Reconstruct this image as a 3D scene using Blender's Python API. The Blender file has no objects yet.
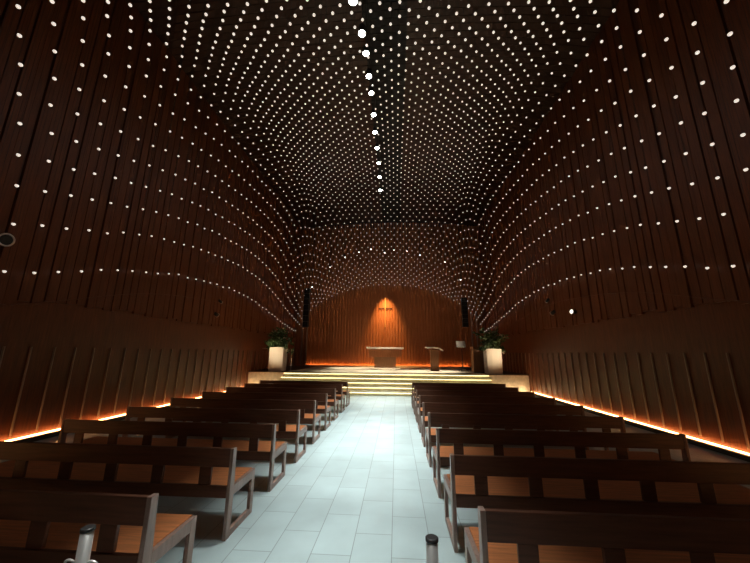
import bpy, bmesh, math, random
import numpy as np
from mathutils import Vector, Matrix

# ------------------------------------------------------------------ camera
H = 1.6
YAW, PITCH, ROLL, FPX, CX = .0668, .2202, .009, 318.2, .5065
cy_, sy_ = math.cos(YAW), math.sin(YAW)
cf = Vector((-sy_*math.cos(PITCH), cy_*math.cos(PITCH), math.sin(PITCH)))
cr0 = Vector((cy_, sy_, 0)); cu0 = cr0.cross(cf)
cr = math.cos(ROLL)*cr0 + math.sin(ROLL)*cu0
cu = -math.sin(ROLL)*cr0 + math.cos(ROLL)*cu0
CAM = Vector((CX, 0, H))
camd = bpy.data.cameras.new('camera'); cam = bpy.data.objects.new('camera', camd)
bpy.context.collection.objects.link(cam)
camd.sensor_fit = 'HORIZONTAL'; camd.sensor_width = 36; camd.lens = FPX/750*36
camd.clip_start = .05; camd.clip_end = 100
M = Matrix((cr, cu, -cf)).transposed().to_4x4(); M.translation = CAM
cam.matrix_world = M
bpy.context.scene.camera = cam
# ------------------------------------------------------------------ world / exposure
sc = bpy.context.scene
wd = bpy.data.worlds.new('world'); sc.world = wd; wd.use_nodes = True
wd.node_tree.nodes['Background'].inputs[0].default_value = (.02, .02, .025, 1)
wd.node_tree.nodes['Background'].inputs[1].default_value = .2
vs = sc.view_settings
vs.view_transform = 'Standard'; vs.look = 'None'; vs.gamma = 1; vs.use_curve_mapping = False
vs.exposure = 0.0
# light levels, one place to tune
P_SPOT = 2550; P_SPOT_SIZE = 24; C_SPOT = (.95, 1, .98)
E_BULB = .85; E_LED = 19; E_STEP = 4.5
C_LED = (1, .45, .15); C_STEP = (1, .80, .36)
P_CROSS = 1900; P_STAGE = 1900; P_PLANT = 640; P_NAVE = 900
# ------------------------------------------------------------------ materials
MT = {}
def mat(name, col, rough=.5, metal=0, emit=None, es=0, build=None, spec=None, coat=0):
    m = bpy.data.materials.new(name); m.use_nodes = True
    nt = m.node_tree; b = nt.nodes['Principled BSDF']
    b.inputs['Base Color'].default_value = (*col, 1); b.inputs['Roughness'].default_value = rough
    b.inputs['Metallic'].default_value = metal
    if spec is not None: b.inputs['Specular IOR Level'].default_value = spec
    if coat: b.inputs['Coat Weight'].default_value = coat; b.inputs['Coat Roughness'].default_value = .2
    if emit: b.inputs['Emission Color'].default_value = (*emit, 1); b.inputs['Emission Strength'].default_value = es
    if build: build(nt, b, col)
    MT[name] = m; return m
def N(nt, t, **k):
    n = nt.nodes.new(t)
    for a, v in k.items(): setattr(n, a, v)
    return n
def wood(scale, dark=.6, bump=.1):
    def f(nt, b, col):
        tc = N(nt, 'ShaderNodeTexCoord'); mp = N(nt, 'ShaderNodeMapping'); mp.inputs['Scale'].default_value = scale
        no = N(nt, 'ShaderNodeTexNoise'); no.inputs['Scale'].default_value = 3; no.inputs['Detail'].default_value = 6; no.inputs['Roughness'].default_value = .6
        rp = N(nt, 'ShaderNodeValToRGB'); rp.color_ramp.elements[0].position = .3; rp.color_ramp.elements[1].position = .7
        rp.color_ramp.elements[0].color = (*[c*dark for c in col], 1); rp.color_ramp.elements[1].color = (*[min(1, c*1.25) for c in col], 1)
        nt.links.new(tc.outputs['Object'], mp.inputs[0]); nt.links.new(mp.outputs[0], no.inputs[0])
        nt.links.new(no.outputs[0], rp.inputs[0]); nt.links.new(rp.outputs[0], b.inputs['Base Color'])
        bp = N(nt, 'ShaderNodeBump'); bp.inputs['Strength'].default_value = bump; bp.inputs['Distance'].default_value = .01
        nt.links.new(no.outputs[0], bp.inputs['Height']); nt.links.new(bp.outputs[0], b.inputs['Normal'])
    return f
def tiles(nt, b, col):
    tc = N(nt, 'ShaderNodeTexCoord'); sx = N(nt, 'ShaderNodeSeparateXYZ'); cb = N(nt, 'ShaderNodeCombineXYZ')
    nt.links.new(tc.outputs['Object'], sx.inputs[0]); nt.links.new(sx.outputs[1], cb.inputs[0])
    ad = N(nt, 'ShaderNodeMath', operation='ADD'); ad.inputs[1].default_value = .985+3.25*4
    nt.links.new(sx.outputs[0], ad.inputs[0]); nt.links.new(ad.outputs[0], cb.inputs[1])
    br = N(nt, 'ShaderNodeTexBrick'); br.offset = .5; br.inputs['Scale'].default_value = 1
    br.inputs['Brick Width'].default_value = .66; br.inputs['Row Height'].default_value = .3283
    br.inputs['Mortar Size'].default_value = .004; br.inputs['Mortar Smooth'].default_value = .3
    br.inputs['Color1'].default_value = (*[c*.93 for c in col], 1); br.inputs['Color2'].default_value = (*[c*1.04 for c in col], 1)
    br.inputs['Mortar'].default_value = (*[c*.52 for c in col], 1)
    nt.links.new(cb.outputs[0], br.inputs[0])
    no = N(nt, 'ShaderNodeTexNoise'); no.inputs['Scale'].default_value = 2.2; no.inputs['Detail'].default_value = 8
    nt.links.new(tc.outputs['Object'], no.inputs[0])
    mr = N(nt, 'ShaderNodeMapRange'); mr.inputs[1].default_value = .3; mr.inputs[2].default_value = .7; mr.inputs[3].default_value = .88; mr.inputs[4].default_value = 1.06
    nt.links.new(no.outputs[0], mr.inputs[0])
    mx = N(nt, 'ShaderNodeVectorMath', operation='SCALE'); nt.links.new(br.outputs[0], mx.inputs[0]); nt.links.new(mr.outputs[0], mx.inputs['Scale'])
    nt.links.new(mx.outputs[0], b.inputs['Base Color'])
    r2 = N(nt, 'ShaderNodeMapRange'); r2.inputs[3].default_value = .32; r2.inputs[4].default_value = .5
    nt.links.new(no.outputs[0], r2.inputs[0]); nt.links.new(r2.outputs[0], b.inputs['Roughness'])
mat('tile', (.49, .60, .60), .4, build=tiles)
mat('stone', (.62, .58, .46), .5, build=wood((2, 2, 2), .85, .02))
mat('stone_side', (.62, .56, .46), .6, build=wood((2, 2, 2), .85, .02))
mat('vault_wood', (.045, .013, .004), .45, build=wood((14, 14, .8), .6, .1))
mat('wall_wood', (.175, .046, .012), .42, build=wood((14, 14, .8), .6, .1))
mat('black_panel', (.006, .007, .006), .6, build=wood((8, 8, 8), .8, .02))
mat('joint', (.42, .29, .21), .35)
mat('slat_wood', (.42, .145, .048), .42, build=wood((20, 20, .8), .65, .1))
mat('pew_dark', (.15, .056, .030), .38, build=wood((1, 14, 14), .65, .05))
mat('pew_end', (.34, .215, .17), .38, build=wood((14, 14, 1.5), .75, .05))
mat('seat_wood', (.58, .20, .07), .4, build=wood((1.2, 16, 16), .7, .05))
mat('altar_wood', (.26, .115, .05), .5, build=wood((14, 14, 1), .75, .05))
mat('altar_top', (.92, .82, .70), .35)
mat('planter', (.78, .70, .60), .5)
mat('soil', (.03, .02, .015), .9)
mat('leaf', (.075, .15, .05), .5, build=wood((6, 6, 6), .5, .0))
mat('leaf_pale', (.22, .32, .18), .5)
mat('stem', (.05, .04, .02), .7)
mat('petal', (.75, .62, .48), .6)
mat('black', (.018, .016, .015), .45)
mat('chrome', (.85, .83, .78), .28, metal=.75)
mat('steel', (.5, .5, .48), .3, metal=1)
mat('white_paint', (.75, .70, .64), .5)
mat('cross_wood', (.06, .02, .008), .5)
mat('cross_gold', (.50, .24, .08), .45)
mat('ring', (.85, .74, .68), .4)
mat('curb', (.05, .04, .035), .6)
mat('dark_wall', (.05, .022, .014), .5)
mat('bulb', (.9, .9, .9), .4, emit=(1, .87, .74), es=E_BULB)
mat('lamp_face', (1, 1, 1), .4, emit=(.93, 1, .97), es=30)
mat('stage_face', (1, 1, 1), .4, emit=(1, .9, .78), es=3.0)
mat('led', (1, 1, 1), .4, emit=C_LED, es=E_LED)
mat('led_side', (1, 1, 1), .4, emit=(1, .66, .34), es=24)
mat('led_step', (1, 1, 1), .4, emit=C_STEP, es=E_STEP)
# ------------------------------------------------------------------ helpers
COL = bpy.context.collection
def box(bm, x0, x1, y0, y1, z0, z1, bev=0):
    b = bmesh.new()
    v = [b.verts.new((x, y, z)) for x in (x0, x1) for y in (y0, y1) for z in (z0, z1)]
    for f in ((0,1,3,2),(4,6,7,5),(0,4,5,1),(2,3,7,6),(0,2,6,4),(1,5,7,3)): b.faces.new([v[i] for i in f])
    bmesh.ops.recalc_face_normals(b, faces=b.faces)
    if bev: bmesh.ops.bevel(b, geom=b.edges[:], offset=bev, segments=2, profile=.6, affect='EDGES')
    merge(bm, b)
def merge(bm, b):
    me = bpy.data.meshes.new('t'); b.to_mesh(me); b.free(); bm.from_mesh(me); bpy.data.meshes.remove(me)
def prism(bm, pts, axis, a, c, bev=0):
    """polygon pts (2D) extruded along axis from a to c"""
    b = bmesh.new()
    def P(p, t):
        return {'x': (t, p[0], p[1]), 'y': (p[0], t, p[1]), 'z': (p[0], p[1], t)}[axis]
    v0 = [b.verts.new(P(p, a)) for p in pts]; v1 = [b.verts.new(P(p, c)) for p in pts]
    n = len(pts); b.faces.new(v0); b.faces.new(v1[::-1])
    for i in range(n): b.faces.new((v0[i], v1[i], v1[(i+1) % n], v0[(i+1) % n]))
    bmesh.ops.recalc_face_normals(b, faces=b.faces)
    if bev: bmesh.ops.bevel(b, geom=b.edges[:], offset=bev, segments=2, profile=.6, affect='EDGES')
    merge(bm, b)
def tube(bm, pts, r, n=10, cap=True):
    """tube through points, radius r or list"""
    pts = [Vector(p) for p in pts]; rs = r if isinstance(r, (list, tuple)) else [r]*len(pts)
    b = bmesh.new(); rings = []
    ref = Vector((0, 0, 1)) if abs((pts[-1]-pts[0]).normalized().z) < .9 else Vector((1, 0, 0))
    for i, p in enumerate(pts):
        d = (pts[min(i+1, len(pts)-1)]-pts[max(i-1, 0)]).normalized()
        u = d.cross(ref).normalized(); w = d.cross(u)
        rings.append([b.verts.new(p+rs[i]*(math.cos(t)*u+math.sin(t)*w)) for t in [2*math.pi*k/n for k in range(n)]])
    for a, c in zip(rings, rings[1:]):
        for k in range(n): f = b.faces.new((a[k], a[(k+1) % n], c[(k+1) % n], c[k])); f.smooth = True
    if cap: b.faces.new(rings[0][::-1]); b.faces.new(rings[-1])
    bmesh.ops.recalc_face_normals(b, faces=b.faces)
    merge(bm, b)
def torus(bm, c, R, r, axis, n=20, m=8):
    ax = Vector(axis).normalized(); u = ax.orthogonal().normalized(); w = ax.cross(u); b = bmesh.new(); c = Vector(c)
    rings = []
    for i in range(n):
        t = 2*math.pi*i/n; d = math.cos(t)*u+math.sin(t)*w
        rings.append([b.verts.new(c+d*(R+r*math.cos(s))+ax*r*math.sin(s)) for s in [2*math.pi*k/m for k in range(m)]])
    for i in range(n):
        a, q = rings[i], rings[(i+1) % n]
        for k in range(m): f = b.faces.new((a[k], a[(k+1) % m], q[(k+1) % m], q[k])); f.smooth = True
    bmesh.ops.recalc_face_normals(b, faces=b.faces)
    merge(bm, b)
def link(name, bm, m, parent=None, loc=(0, 0, 0)):
    me = bpy.data.meshes.new(name); bm.to_mesh(me); bm.free()
    for x in (m if isinstance(m, (list, tuple)) else [m]): me.materials.append(MT[x])
    o = bpy.data.objects.new(name, me); COL.objects.link(o); o.location = loc
    if parent: o.parent = parent
    return o
def thing(name, label, cat, loc=(0, 0, 0), rz=0, group=None):
    o = bpy.data.objects.new(name, None); COL.objects.link(o); o.empty_display_size = .1
    o.location = loc; o.rotation_euler = (0, 0, rz); o['label'] = label; o['category'] = cat
    if group: o['group'] = group
    return o
def tag(o, label, cat, group=None, kind=None):
    o['label'] = label; o['category'] = cat
    if group: o['group'] = group
    if kind: o['kind'] = kind
    return o
def struct(name, bm, m):
    o = link(name, bm, m); o['kind'] = 'structure'; return o
def copy_tree(o, parent=None):
    c = o.copy(); COL.objects.link(c)
    if parent: c.parent = parent
    for ch in list(o.children): copy_tree(ch, c)
    return c
def B(*a, bev=0):
    bm = bmesh.new(); box(bm, *a, bev=bev); return bm
def spot(name, loc, target, power, col, size, blend=1, r=.06):
    l = bpy.data.lights.new(name, 'SPOT'); l.energy = power; l.color = col; l.spot_size = math.radians(size); l.spot_blend = blend
    l.shadow_soft_size = r
    o = bpy.data.objects.new(name, l); COL.objects.link(o); o.location = loc
    o.rotation_euler = (Vector(target)-Vector(loc)).to_track_quat('-Z', 'Y').to_euler()
    return o

# ------------------------------------------------------------------ vault surface
W = 6.01; YF, YB = -2.1, 20.8; ZP = .75; YP = 14.0
_YS = [-2.2, 0, 2, 5.1, 6, 7.36, 8.75, 10.5, 11.8, 13.3, 15.7, 17, 19, 20.9]; _SS = [1.2, 1.35, 1.70, 2.36, 2.6, 3.0, 3.2, 3.33, 3.36, 3.27, 2.95, 2.7, 2.5, 2.4]
_YC = [-2.2, 0, 2, 4.46, 5.6, 7.25, 9.26, 10.6, 13.4, 15.2, 16.5, 17.5, 19, 20.9]; _CC = [3.8, 5.1, 6.3, 7.62, 8.1, 8.7, 9.2, 9.42, 9.7, 9.45, 8.7, 7.95, 6.9, 5.75]
def smooth(xs, ys, it=60):
    g = np.linspace(-2.2, 20.9, 232); v = np.interp(g, xs, ys)
    for _ in range(it): v[1:-1] = (v[:-2]+2*v[1:-1]+v[2:])/4
    return g, v
_gS, _vS = smooth(_YS, _SS); _gC, _vC = smooth(_YC, _CC)
_u = np.array([0, .2, .33, .5, .65, .70, .73, .759, .788, .817, .846, .875, .904, .934, .963, .992, 1.0])
_v = np.array([1, 1.0, 1.0, 1.0, .995, .955, .915, .865, .80, .715, .645, .56, .47, .375, .26, .095, 0])
_t = np.arccos(_u)[::-1]; _vt = _v[::-1]
_tg = np.linspace(0, math.pi/2, 200); _vg = np.interp(_tg, _t, _vt)
for _ in range(60): _vg[1:-1] = (_vg[:-2]+2*_vg[1:-1]+_vg[2:])/4; _vg[-1] = _vg[-2]
def prof(un): return float(np.interp(math.acos(min(1, abs(un))), _tg, _vg))
def Sy(y): return float(np.interp(y, _gS, _vS))
def Cy(y): return float(np.interp(y, _gC, _vC))
def Zs(x, y):
    s = Sy(y); w = min(1, max(0, (y-15.5)/4)); un = min(1, abs(x)/W)
    return s+(Cy(y)-s)*((1-w)*prof(un)+w*math.sqrt(max(0, 1-un*un)))
PITCHY = .41; Y0 = 5.1-.06
ZW = 10.1; ZR = 10.5; SLOT = (-.35, .85)      # wall top, roof ridge, black slot along the ridge
def roof(x): return ZW+(ZR-ZW)*math.cos(math.pi/2*min(1, abs(x)/6.08))**.8
hp = PITCHY/2
# roof: boards running across the hall, black slot in the middle
bm = bmesh.new(); rings = []
us = sorted(set([round(-6.08+12.16*k/40, 4) for k in range(41)]+list(SLOT)))
j0 = math.floor((YF-Y0)/hp); j1 = math.ceil((YB-Y0)/hp)
for j in range(j0, j1+1):
    ya = Y0+j*hp
    for yy, rc in ((ya, .03), (ya+.02, .03), (ya+.021, 0), (ya+hp-.001, 0)):
        if YF-.05 < yy < YB+.1: rings.append([bm.verts.new((x, yy, roof(x)+rc)) for x in us])
for p, q in zip(rings, rings[1:]):
    for i in range(len(us)-1):
        f = bm.faces.new((p[i], q[i], q[i+1], p[i+1]))
        f.material_index = 1 if SLOT[0] < (us[i]+us[i+1])/2 < SLOT[1] else 0
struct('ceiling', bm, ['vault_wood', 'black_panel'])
# ------------------------------------------------------------------ walls, floor
WX = 6.08
for s, nm, tn in ((-1, 'wall_left', 'trim_left'), (1, 'wall_right', 'trim_right')):
    bm = bmesh.new(); a, b = sorted((s*WX, s*(WX+.2))); box(bm, a, b, YF, YB+.2, 0, ZW+.05)
    rnd = random.Random(3)
    y = Y0-math.ceil((Y0-YF)/hp)*hp+hp
    k = 0
    while y+hp < YB:                              # upper boards, standing proud, their feet on a long curve
        d = (.035, .055, .045, .06)[rnd.randrange(4)]
        a, b = sorted((s*(WX-d), s*(WX+.01)))
        box(bm, a, b, y+.014, y+hp-.008, min(2.5, Sy(y+hp/2))+(.0, .03, -.02, .05)[rnd.randrange(4)], ZW)
        y += hp; k += 1
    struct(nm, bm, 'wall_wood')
    bm = bmesh.new()
    for k in range(math.ceil((YF-Y0)/PITCHY), 60):   # thin joint strips between the lower panels
        y = Y0+k*PITCHY
        if y > YB-.1: break
        z0 = .16 if y < YP+.3 else ZP
        a, b = sorted((s*(WX-.032), s*WX)); box(bm, a, b, y-.008, y+.008, z0, 1.65)
    ys = [YF+.02+(YB-.1-YF)*k/90 for k in range(91)]
    struct(tn, bm, 'joint')
    bm = bmesh.new(); tube(bm, [(s*(WX-.064), y, Sy(y)) for y in ys], .010, 6); struct('trim_%d' % (7+(s > 0)), bm, 'wall_wood')
bm = B(-6.5, 6.5, YF-.3, YB+.3, -.1, 0); struct('floor', bm, 'tile')
# altar wall with vertical slats
bm = B(-6.07, 6.07, YB, YB+.2, 0, 10.1)
x = -5.95
while x < 5.75:
    xa = x
    prism(bm, [(xa, YB+.01), (xa+.03, YB-.045), (xa+.12, YB-.045), (xa+.15, YB+.01)], 'z', ZP+.1, roof(xa+.07)-.04)
    x += .19
struct('wall_back', bm, 'slat_wood')
bm = B(-6.07, 6.07, YF-.2, YF, 0, 10.1); struct('wall_front', bm, 'wall_wood')
for s in (-1, 1):
    for xx in (5.30, 5.62):
        xc = s*xx; struct('trim_%d' % (int((s+1))+int(xx > 5.5)+1), B(xc-.035, xc+.035, YB-.16, YB-.03, ZP, 4.2), 'pew_end')
# platform, stairs
XP = 4.35
struct('altar_platform', B(-XP, XP, YP, YB, .0, ZP, bev=.004), 'stone')
for s, nm in ((-1, 'side_platform_left'), (1, 'side_platform_right')):
    a, b = sorted((s*(XP+.005), s*(WX-.01)))
    struct(nm, B(a, b, YP+.35, YB, 0, ZP-.03), 'stone_side')
    o = struct('trim_%d' % (5+(s > 0)), B(a, b, YP+.33, YB-.02, ZP-.03, ZP), 'dark_wall')
st = bpy.data.objects.new('altar_stairs', None); COL.objects.link(st); st.location = (0, YP-1.2, 0); st['kind'] = 'structure'
for k in range(5):
    y0 = k*.3; z1 = (k+1)*.15
    bm = bmesh.new()
    if k < 4: box(bm, -XP, XP, y0, 1.2, z1-.15, z1-.036)
    box(bm, -XP, XP, y0-.035, 1.2 if k < 4 else y0-.001, z1-.035, z1-.001, bev=.003)
    s_ = link('step', bm, 'stone', st)
    link('led_strip', B(-XP+.02, XP-.02, y0-.033, y0-.021, z1-.052, z1-.0355), 'led_step', s_)
# LED coves
for s, side in ((-1, 'left'), (1, 'right')):
    t = thing('led_light_strip', 'glowing orange light strip along the foot of the %s wall' % side, 'light strip', (s*5.94, 5, 0), group=None)
    a, b = sorted((s*.075, s*.105)); link('light_strip', B(a, b, YF-5+.05, YP-5+.1, .085, .105), 'led', t)
    a, b = sorted((s*.0, s*.13)); link('channel', B(a, b, YF-5+.05, YP-5+.1, .0, .084, bev=.004), 'curb', t)
    t = thing('led_light_strip', 'warm light strip on the floor before the %s side platform' % side, 'light strip', (s*5.2, YP+.18, 0))
    link('light_strip', B(-.78, .78, -.02, .02, .05, .075), 'led_side', t)
    link('channel', B(-.80, .80, -.03, .03, .0, .05), 'curb', t)
t = thing('led_light_strip', 'glowing orange light strip along the foot of the altar wall', 'light strip', (0, YB-.12, ZP))
link('light_strip', B(-5.2, 5.0, .0, .03, .02, .045), 'led', t); link('channel', B(-5.32, 5.32, -.05, -.02, 0, .06), 'stone', t); link('channel_floor', B(-5.32, 5.32, -.019, .03, 0, .019), 'stone', t)

# ------------------------------------------------------------------ the bulbs of the vault
def inframe(p):
    v = Vector(p)-CAM; d = v.dot(cf)
    if d < .2: return None
    x = 375+FPX*v.dot(cr)/d; y = 281.5-FPX*v.dot(cu)/d
    return (x, y) if -3 < x < 753 and -3 < y < 566 else None
YSP = [1.5, 2.7, 4.06, 5.34, 6.17, 7.0, 7.84, 8.73, 9.43, 10.56, 11.67, 12.5, 13.24]
ZSP = [5.6, 6.35, 7.25, 8.13, 8.55, 8.74, 9.0, 9.02, 8.92, 9.11, 9.2, 9.07, 8.84]
random.seed(4)
pts = []
for k in range(70):
    x = -5.96+.17275*k
    if abs(x) > 5.965: continue
    y = 5.1-.41*11+(.205 if k % 2 else 0)
    while y < YB-.25:
        if y > 1.0:
            xx = x+random.uniform(-.004, .004); yy = y+random.uniform(-.022, .022)
            xx = max(-5.965, min(5.965, xx)); e = .02
            if abs(xx+.17) < .13 and min(abs(yy-q) for q in YSP) < .16: y += .41; continue
            z = Zs(xx, yy)+random.uniform(-.015, .015)
            dzx = (Zs(min(xx+e, W), yy)-Zs(max(xx-e, -W), yy))/(min(xx+e, W)-max(xx-e, -W)); dzy = (Zs(xx, yy+e)-Zs(xx, yy-e))/(2*e)
            n = Vector((dzx, dzy, -1)).normalized()
            pts.append(Vector((xx, yy, z))+n*.03)
        y += .41
vis = sorted([p for p in pts if inframe(p)], key=lambda p: (p-CAM).length)
near = vis[:300]; ns = set(id(p) for p in near)
R_B = .026
bmb = bmesh.new(); bmesh.ops.create_icosphere(bmb, subdivisions=2, radius=R_B)
for f in bmb.faces: f.smooth = True
mb = bpy.data.meshes.new('bulb'); bmb.to_mesh(mb); bmb.free(); mb.materials.append(MT['bulb']); mb.materials.append(MT['black'])
for f in mb.polygons: f.material_index = 1 if f.center.z > R_B*.35 else 0
bmb = bmesh.new(); tube(bmb, [(0, 0, 0), (0, 0, 1)], .0018, 4, cap=False)
mw = bpy.data.meshes.new('wire'); bmb.to_mesh(mw); bmb.free(); mw.materials.append(MT['black'])
for p in near:
    o = bpy.data.objects.new('light_bulb', mb); COL.objects.link(o); o.location = p
    w = bpy.data.objects.new('wire', mw); COL.objects.link(w); w.parent = o; w.location = (0, 0, R_B*.97); w.scale = (1, 1, roof(p.x)-p.z-R_B-.005)
    if p.x < -2: l, g = 'small white bulb on a thin wire, nearest rows on the left side', 'bulbs in the nearest rows on the left'
    elif p.x > 2.6: l, g = 'small white bulb on a thin wire, nearest rows on the right side', 'bulbs in the nearest rows on the right'
    else: l, g = 'small white bulb on a thin wire, nearest rows overhead in the middle', 'bulbs in the nearest rows overhead'
    tag(o, l, 'light bulb', g)
b0 = bmesh.new(); bmesh.ops.create_icosphere(b0, subdivisions=1, radius=R_B)
V0 = [v.co.copy() for v in b0.verts]; F0 = [[v.index for v in f.verts] for f in b0.faces]; M0 = [1 if f.calc_center_median().z > R_B*.35 else 0 for f in b0.faces]; b0.free()
V = []; F = []; MI = []
for p in pts:
    if id(p) in ns: continue
    k = len(V); V += [tuple(p+v) for v in V0]; F += [[i+k for i in f] for f in F0]; MI += M0
    k = len(V); r = .0018; zt = roof(p.x)-.005
    for z in (p.z+R_B*.97, zt): V += [(p.x-r, p.y-r, z), (p.x+r, p.y-r, z), (p.x, p.y+r, z)]
    for i in range(3): j = (i+1) % 3; F.append([k+i, k+j, k+3+j, k+3+i]); MI.append(1)
me = bpy.data.meshes.new('far_light_bulbs'); me.from_pydata(V, [], F); me.materials.append(MT['bulb']); me.materials.append(MT['black'])
me.polygons.foreach_set('material_index', MI)
o = bpy.data.objects.new('light_bulbs', me); COL.objects.link(o)
tag(o, 'thousands of tiny white bulbs on thin wires filling the farther rows', 'light bulbs', kind='stuff')

# ------------------------------------------------------------------ ceiling spotlights
def spotlight(loc, target, r, ln, face, label, group, cat='spotlight', stem=.12, ring='black'):
    loc = Vector(loc); d = (Vector(target)-loc).normalized()
    t = thing('spotlight', label, cat, loc, group=group)
    b = bmesh.new(); tube(b, [(-d*ln)[:], (-d*.01)[:], (0, 0, 0)], [r*.8, r, r], 16); link('lamp_housing', b, 'black', t)
    b = bmesh.new(); tube(b, [(d*.001)[:], (d*.012)[:]], [r*.86, r*.80], 16); link('lamp_face', b, face, t)
    b = bmesh.new(); up = Vector((0, 0, 1)) if stem > 0 else Vector((0, 0, 0))
    if stem > 0: tube(b, [(-d*ln*.6)[:], (-d*ln*.6+up*(stem+d.z*ln*.6-.03))[:]], .010, 8); link('mounting_stem', b, 'black', t)
    b = bmesh.new(); torus(b, d*.004, r*.95, r*.10, d); link('rim', b, ring, t)
    return t, loc+d*.03
for i, (y, z) in enumerate(zip(YSP, ZSP)):
    x = -.17
    tx, ty = .05, y-.6+(.0 if i < 11 else -.5)
    t, lp = spotlight((x, y, z), (tx, ty, 0), .085, .2, 'lamp_face', 'bright white spotlight in the row hanging along the crown of the vault', 'spotlights along the crown of the vault', stem=roof(x)-z+.03)
    k = (z/9.3)**2
    spot('aisle_beam', lp, (tx, ty, 0), P_SPOT*k*(1.0 if 4 <= i <= 7 else .78), C_SPOT, P_SPOT_SIZE*9.3/z*(.9 if i < 3 else 1))
arc = [(-4.26, 5.23), (-3.27, 6.4), (-2.42, 6.99), (-1.61, 7.28), (-.91, 7.45), (-.13, 7.23), (.41, 7.38), (1.16, 7.31), (1.89, 7.06), (3.28, 6.63), (4.1, 5.6)]
tg = {1: (-2, 18.4, ZP), 2: (-.4, 18.2, 1.9), 7: (0, 18.2, 1.9), 8: (2.4, 16.3, 1.9), 4: (-1.5, 15.6, ZP), 9: (2.4, 16.3, 1.5), 6: (.3, 18.2, 1.9), 5: (.5, 15.6, ZP)}
for i, (x, z) in enumerate(arc):
    T = tg.get(i, (x*.5, 17, ZP))
    t, lp = spotlight((x, 17.5, z), (T[0], T[1]-1.5, T[2]), .05, .14, 'stage_face', 'small stage spotlight in the arc hanging above the altar platform', 'spotlights in the arc above the altar', stem=roof(x)-z-.03)
    if i in tg: spot('stage_beam', lp, T, P_STAGE*(1.5 if i in (4, 5, 1, 9) else .9), (1, .84, .62), 34 if i in (4, 5, 1, 9) else 20)
t, lp = spotlight((-.17, 19.95, 6.2), (-.17, 20.7, 4.0), .045, .12, 'stage_face', 'small spotlight above the wall cross, aimed down at it', None, stem=4.2)
spot('cross_beam', lp, (-.17, 20.78, 2.6), P_CROSS, (1, .56, .22), 52, r=.03)

# fixtures on the side walls
def wall_fix(x, y, z, r, target, label, power=0, size=40):
    s = 1 if x > 0 else -1
    t = thing('wall_spotlight', label, 'wall light', (s*6.0, y, z)); d = (Vector(target)-Vector((s*6.0, y, z))).normalized()
    b = bmesh.new(); tube(b, [(s*.13, 0, 0), (s*.10, 0, 0)], r*.8, 16); tube(b, [(s*.12, 0, 0), (0, 0, 0)], .02, 8); link('mounting_bracket', b, 'black', t)
    b = bmesh.new(); tube(b, [(-d*.05)[:], (d*.10)[:]], [r*.8, r], 18); link('lamp_housing', b, 'black', t)
    b = bmesh.new(); torus(b, d*.10, r, r*.14, d); link('rim', b, 'ring', t)
    b = bmesh.new(); tube(b, [(d*.095)[:], (d*.108)[:]], [r*.8, r*.74], 16); link('lamp_face', b, 'stage_face' if r < .09 else 'black', t)
    if power: spot('wall_beam', Vector((s*6.0, y, z))+d*.14, target, power, (1, .78, .5), size)
wall_fix(-6, 4.58, 3.38, .10, (-1, 3.9, 2.6), 'round ring-faced fixture on the left wall nearest the viewer')
wall_fix(-6, 11.26, 3.42, .05, (-5, 14.7, 1.6), 'upper of two small spotlights on the left wall before the altar')
wall_fix(-6, 11.09, 2.92, .07, (-4.9, 14.7, 1.5), 'lower of two small spotlights on the left wall before the altar', P_PLANT, 20)
wall_fix(6, 11.77, 3.52, .05, (4.8, 14.7, 1.6), 'small spotlight on the right wall, highest of three there')
wall_fix(6, 11.44, 3.04, .07, (4.75, 14.7, 1.5), 'lower right-wall spotlight directly under the highest one', P_PLANT, 20)
wall_fix(6, 10.16, 2.88, .07, (3, 9.4, 3.2), 'right-wall spotlight closest to the viewer of the three')

# ------------------------------------------------------------------ pews
XI, XO = .975, 3.75
DP = .52; HB = .734; SZ = .415
def pew(side):
    s = side
    L = XO-XI
    t = thing('pew', '', 'pew')
    def bx(x0, x1, *r, bev=.004):
        a, b = sorted((s*x0, s*x1)); bm = bmesh.new(); box(bm, a, b, *r, bev=bev); return bm
    def pr(x0, x1, pts, bev=.004):
        a, b = sorted((s*x0, s*x1)); bm = bmesh.new(); prism(bm, pts, 'x', a, b, bev); return bm
    w = .032
    for e0 in (0, L-w):
        # rear upright, slightly raked
        link('leg', pr(e0, e0+w, [(0, 0), (.075, 0), (.075, SZ), (.060, HB), (.0, HB), (-.002, SZ)]), 'pew_end', t)
        link('leg', pr(e0, e0+w, [(DP-.065, 0), (DP, 0), (DP, SZ-.005), (DP-.065, SZ-.005)]), 'pew_end', t)
        link('floor_runner', bx(e0, e0+w, .076, DP-.066, 0.002, .058), 'pew_end', t)
        link('side_rail', bx(e0, e0+w, .076, DP-.066, SZ-.085, SZ-.004), 'pew_end', t)
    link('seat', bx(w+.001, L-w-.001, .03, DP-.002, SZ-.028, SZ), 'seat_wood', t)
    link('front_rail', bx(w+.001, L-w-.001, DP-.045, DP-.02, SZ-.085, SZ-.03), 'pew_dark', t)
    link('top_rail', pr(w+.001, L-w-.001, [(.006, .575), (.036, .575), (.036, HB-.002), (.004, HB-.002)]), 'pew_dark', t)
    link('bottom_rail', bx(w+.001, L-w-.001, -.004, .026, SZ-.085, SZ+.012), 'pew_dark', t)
    x = w+.165; k = 0
    while k < 6:
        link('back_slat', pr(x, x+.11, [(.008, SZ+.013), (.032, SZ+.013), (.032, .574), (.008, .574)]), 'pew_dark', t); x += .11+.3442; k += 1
    return t
ordn = ['first', 'second', 'third', 'fourth', 'fifth', 'sixth', 'seventh', 'eighth', 'ninth']
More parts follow.
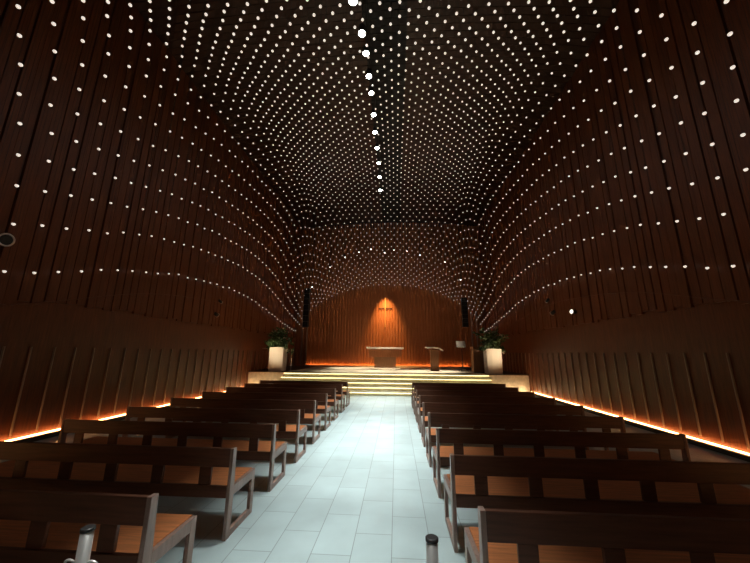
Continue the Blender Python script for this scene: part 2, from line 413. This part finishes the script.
for s, side in ((-1, 'left'), (1, 'right')):
    base = pew(s)
    for k in range(9):
        t = base if k == 0 else copy_tree(base)
        t.location = (s*XI, 2.075+1.003*k, 0)
        if k == 0: lab = 'wooden pew on the %s side of the aisle, nearest the viewer' % side
        elif k == 8: lab = 'front wooden pew on the %s side of the aisle, nearest the altar steps' % side
        else: lab = '%s wooden pew from the viewer on the %s side of the aisle' % (ordn[k], side)
        t['label'] = lab; t['group'] = 'wooden pews on the %s of the aisle' % side

# ------------------------------------------------------------------ altar furniture
t = thing('altar', 'wide altar table with pale glowing top on a brown pedestal, centre of the platform', 'altar', (-.11, 18.4, ZP))
link('altar_top', B(-1.03, 1.03, -.4, .4, 1.06, 1.16, bev=.012), 'altar_top', t)
bm = B(-.60, .60, -.24, .24, .045, 1.06, bev=.01); link('pedestal', bm, 'altar_wood', t)
link('apron', B(-.90, .90, -.32, .32, .62, 1.055, bev=.01), 'slat_wood', t)
link('plinth', B(-.85, .85, -.42, .42, 0, .045, bev=.006), 'altar_top', t)
t = thing('lectern', 'slim brown lectern with a tilted pale reading top, right of the altar', 'lectern', (2.40, 16.4, ZP))
link('pedestal', B(-.20, .20, -.14, .14, .0, 1.0, bev=.008), 'altar_wood', t)
bm = bmesh.new(); prism(bm, [(-.42, 1.11), (-.30, 1.08), (0, 1.10), (.25, 1.06), (.42, .95), (.42, .99), (.27, 1.11), (0, 1.16), (-.30, 1.15), (-.45, 1.17)], 'y', -.2, .22, .006)
link('reading_top', bm, 'altar_top', t)
t = thing('cabinet', 'plain brown wooden cabinet beside the right planter', 'cabinet', (4.38, 15.6, ZP))
link('body', B(-.32, .32, -.25, .25, .03, 1.14, bev=.01), 'altar_wood', t)
link('worktop', B(-.34, .34, -.27, .27, 1.141, 1.17, bev=.006), 'altar_wood', t); link('base', B(-.30, .30, -.23, .23, 0, .03), 'black', t)
t = thing('music_stand', 'pale tilted sheet stand on thin black legs, left of the brown cabinet', 'stand', (3.72, 16.2, ZP))
bm = bmesh.new(); prism(bm, [(-.10, 1.15), (.05, 1.45), (.07, 1.44), (-.08, 1.14)], 'x', -.25, .18, .004); link('desk', bm, 'white_paint', t)
bm = bmesh.new(); tube(bm, [(0, 0, .15), (0, 0, 1.25)], .018, 10); link('pole', bm, 'black', t)
for a in (0, 2.1, 4.2):
    bm = bmesh.new(); tube(bm, [(0, 0, .25), (.28*math.cos(a), .28*math.sin(a), .01)], .012, 8); link('leg', bm, 'black', t)
t = thing('music_stand', 'thin stand with a narrow pale ledge, left of the left planter', 'stand', (-5.66, 15.3, ZP))
bm = bmesh.new(); box(bm, -.22, .20, -.12, .12, 1.0, 1.02, bev=.004); link('ledge', bm, 'white_paint', t)
bm = bmesh.new(); tube(bm, [(0, 0, .12), (0, 0, 1.0)], .014, 8); link('pole', bm, 'pew_end', t)
for a in (.3, 2.4, 4.5):
    bm = bmesh.new(); tube(bm, [(0, 0, .2), (.22*math.cos(a), .22*math.sin(a), .01)], .011, 8); link('leg', bm, 'black', t)
t = thing('candle_stand', 'short slim candle stand on the platform, right of the left planter', 'candle stand', (-4.37, 15.0, ZP))
bm = bmesh.new(); tube(bm, [(0, 0, 0), (0, 0, .02), (0, 0, .03), (0, 0, .42), (0, 0, .46)], [.10, .10, .015, .015, .04], 14); link('stand', bm, 'steel', t)
bm = bmesh.new(); tube(bm, [(0, 0, .461), (0, 0, .56)], .022, 12); link('candle', bm, 'planter', t)
# cross
t = thing('wall_cross', 'slender cross with dark arms hung on the lit altar wall', 'cross', (-.19, YB-.062, 3.2))
link('upright', B(-.035, .035, -.014, .014, 0, 1.95, bev=.004), 'cross_gold', t)
link('crossbar', B(-.44, -.036, -.012, .012, 1.21, 1.28, bev=.004), 'cross_wood', t)
link('crossbar', B(.036, .44, -.012, .012, 1.21, 1.28, bev=.004), 'cross_wood', t)
# line array speakers
for x, z0, z1, side in ((-4.87, 3.05, 5.4, 'left'), (4.50, 3.08, 4.8, 'right')):
    t = thing('column_speaker', 'black column speaker hanging beside the altar wall on the %s' % side, 'speaker', (x, 18.8, z0))
    n = 7; h = (z1-z0)/n
    for k in range(n): link('speaker_box', B(-.16, .16, -.16, .12, k*h+.006, (k+1)*h-.006, bev=.012), 'black', t)
    for q in (-.08, .08): bm = bmesh.new(); tube(bm, [(q, 0, z1-z0-.006), (q, 0, roof(x)-z0)], .006, 6); link('cable', bm, 'black', t)
# planters
def planter(x, side):
    t = thing('planter', 'tall white tapered planter on the %s side platform' % side, 'planter', (x, 14.78, ZP))
    bm = bmesh.new(); b = bmesh.new()
    def ringv(w, z): return [b.verts.new((a*w, c*w, z)) for a, c in ((-1,-.9),(-.33,-1),(.33,-1),(1,-.9),(1,.9),(-1,.9))]
    rs = [ringv(.31, 0), ringv(.32, 1.06), ringv(.29, 1.06), ringv(.28, .98)]
    for r0, r1 in zip(rs, rs[1:]):
        for i in range(6): b.faces.new((r0[i], r0[(i+1) % 6], r1[(i+1) % 6], r1[i]))
    b.faces.new(rs[0][::-1]); bmesh.ops.recalc_face_normals(b, faces=b.faces); merge(bm, b); link('pot', bm, 'planter', t)
    link('soil', B(-.26, .26, -.24, .24, .93, .99), 'soil', t)
    p = thing('potted_plant', 'bushy dark green leafy arrangement in the %s white planter' % side, 'plant', (x, 14.78, ZP+.99))
    rnd = random.Random(5 if side == 'left' else 9)
    st_ = bmesh.new(); lf = bmesh.new(); lp_ = bmesh.new(); fl = bmesh.new()
    for i in range(40):
        a = rnd.uniform(0, 6.28); sp = rnd.uniform(.1, .72); hh = rnd.uniform(.3, 1.12)*(1-.35*sp)
        p0 = Vector((rnd.uniform(-.1, .1), rnd.uniform(-.1, .1), 0)); p2 = Vector((math.cos(a)*sp, math.sin(a)*sp*.8, hh))
        if i % 5 == 0: p2.z = rnd.uniform(-.12, .15); p2.x = math.copysign(rnd.uniform(.36, .6), p2.x)
        p1 = Vector((p0.x*.6+p2.x*.4, p0.y*.6+p2.y*.4, max(p2.z, .15)*.75))
        P = [p0.lerp(p1, q).lerp(p1.lerp(p2, q), q) for q in [j/6 for j in range(7)]]
        tube(st_, P, [.009]*3+[.006]*4, 5)
        for j in range(2, 7):
            for m in range(4):
                c = P[j]; dr = Vector((rnd.gauss(0, 1), rnd.gauss(0, 1), rnd.gauss(.2, .7))).normalized()
                l = rnd.uniform(.10, .20); wv = dr.orthogonal().normalized()*l*.24
                wv = Matrix.Rotation(rnd.uniform(0, 6.28), 3, dr) @ wv; nn = dr.cross(wv).normalized()*l*.08
                T = lp_ if rnd.random() < .22 else lf
                v = [T.verts.new(q) for q in (c, c+dr*l*.35+wv, c+dr*l*.75+wv*.7, c+dr*l, c+dr*l*.75-wv*.7, c+dr*l*.35-wv, c+dr*l*.5+nn)]
                for a1, b1 in ((0,1),(1,2),(2,3),(3,4),(4,5),(5,0)): T.faces.new((v[a1], v[b1], v[6]))
        if i % 6 == 1:
            for m in range(7):
                dr = Vector((rnd.gauss(0, 1), rnd.gauss(0, 1)-.4, rnd.gauss(.3, .6))).normalized(); wv = dr.orthogonal().normalized()*.03
                v = [fl.verts.new(q) for q in (P[6], P[6]+dr*.05+wv, P[6]+dr*.085, P[6]+dr*.05-wv)]; fl.faces.new(v)
    link('stems', st_, 'stem', p); link('foliage', lf, 'leaf', p); link('pale_leaves', lp_, 'leaf_pale', p); link('flowers', fl, 'petal', p)
planter(-4.93, 'left'); planter(4.76, 'right')
# rope posts in the foreground
def post(x, y, h, label, rings):
    t = thing('rope_post', label, 'rope post', (x, y, 0))
    b = bmesh.new(); tube(b, [(0, 0, 0), (0, 0, .012), (0, 0, .025), (0, 0, .03)], [.15, .15, .10, .03], 28); link('base', b, 'chrome', t)
    b = bmesh.new(); tube(b, [(0, 0, .03), (0, 0, h-.012)], .0215, 24); link('pole', b, 'chrome', t)
    b = bmesh.new(); tube(b, [(0, 0, h-.0118), (0, 0, h-.002), (0, 0, h)], [.0235, .0235, .020], 24); link('cap', b, 'black', t)
    if rings:
        for s in (-1, 1): b = bmesh.new(); torus(b, (s*.044, 0, h-.125), .022, .0045, (0, 1, .4), 20, 8); link('rope_ring', b, 'chrome', t)
        b = bmesh.new(); tube(b, [(0, 0, h-.14), (0, 0, h-.12)], .026, 24); link('collar', b, 'chrome', t)
post(.632, 1.34, .95, 'chrome post with black cap standing in the aisle by the right pews', False)
post(-.655, 1.30, .95, 'chrome post with hook rings standing by the nearest left pew', True)
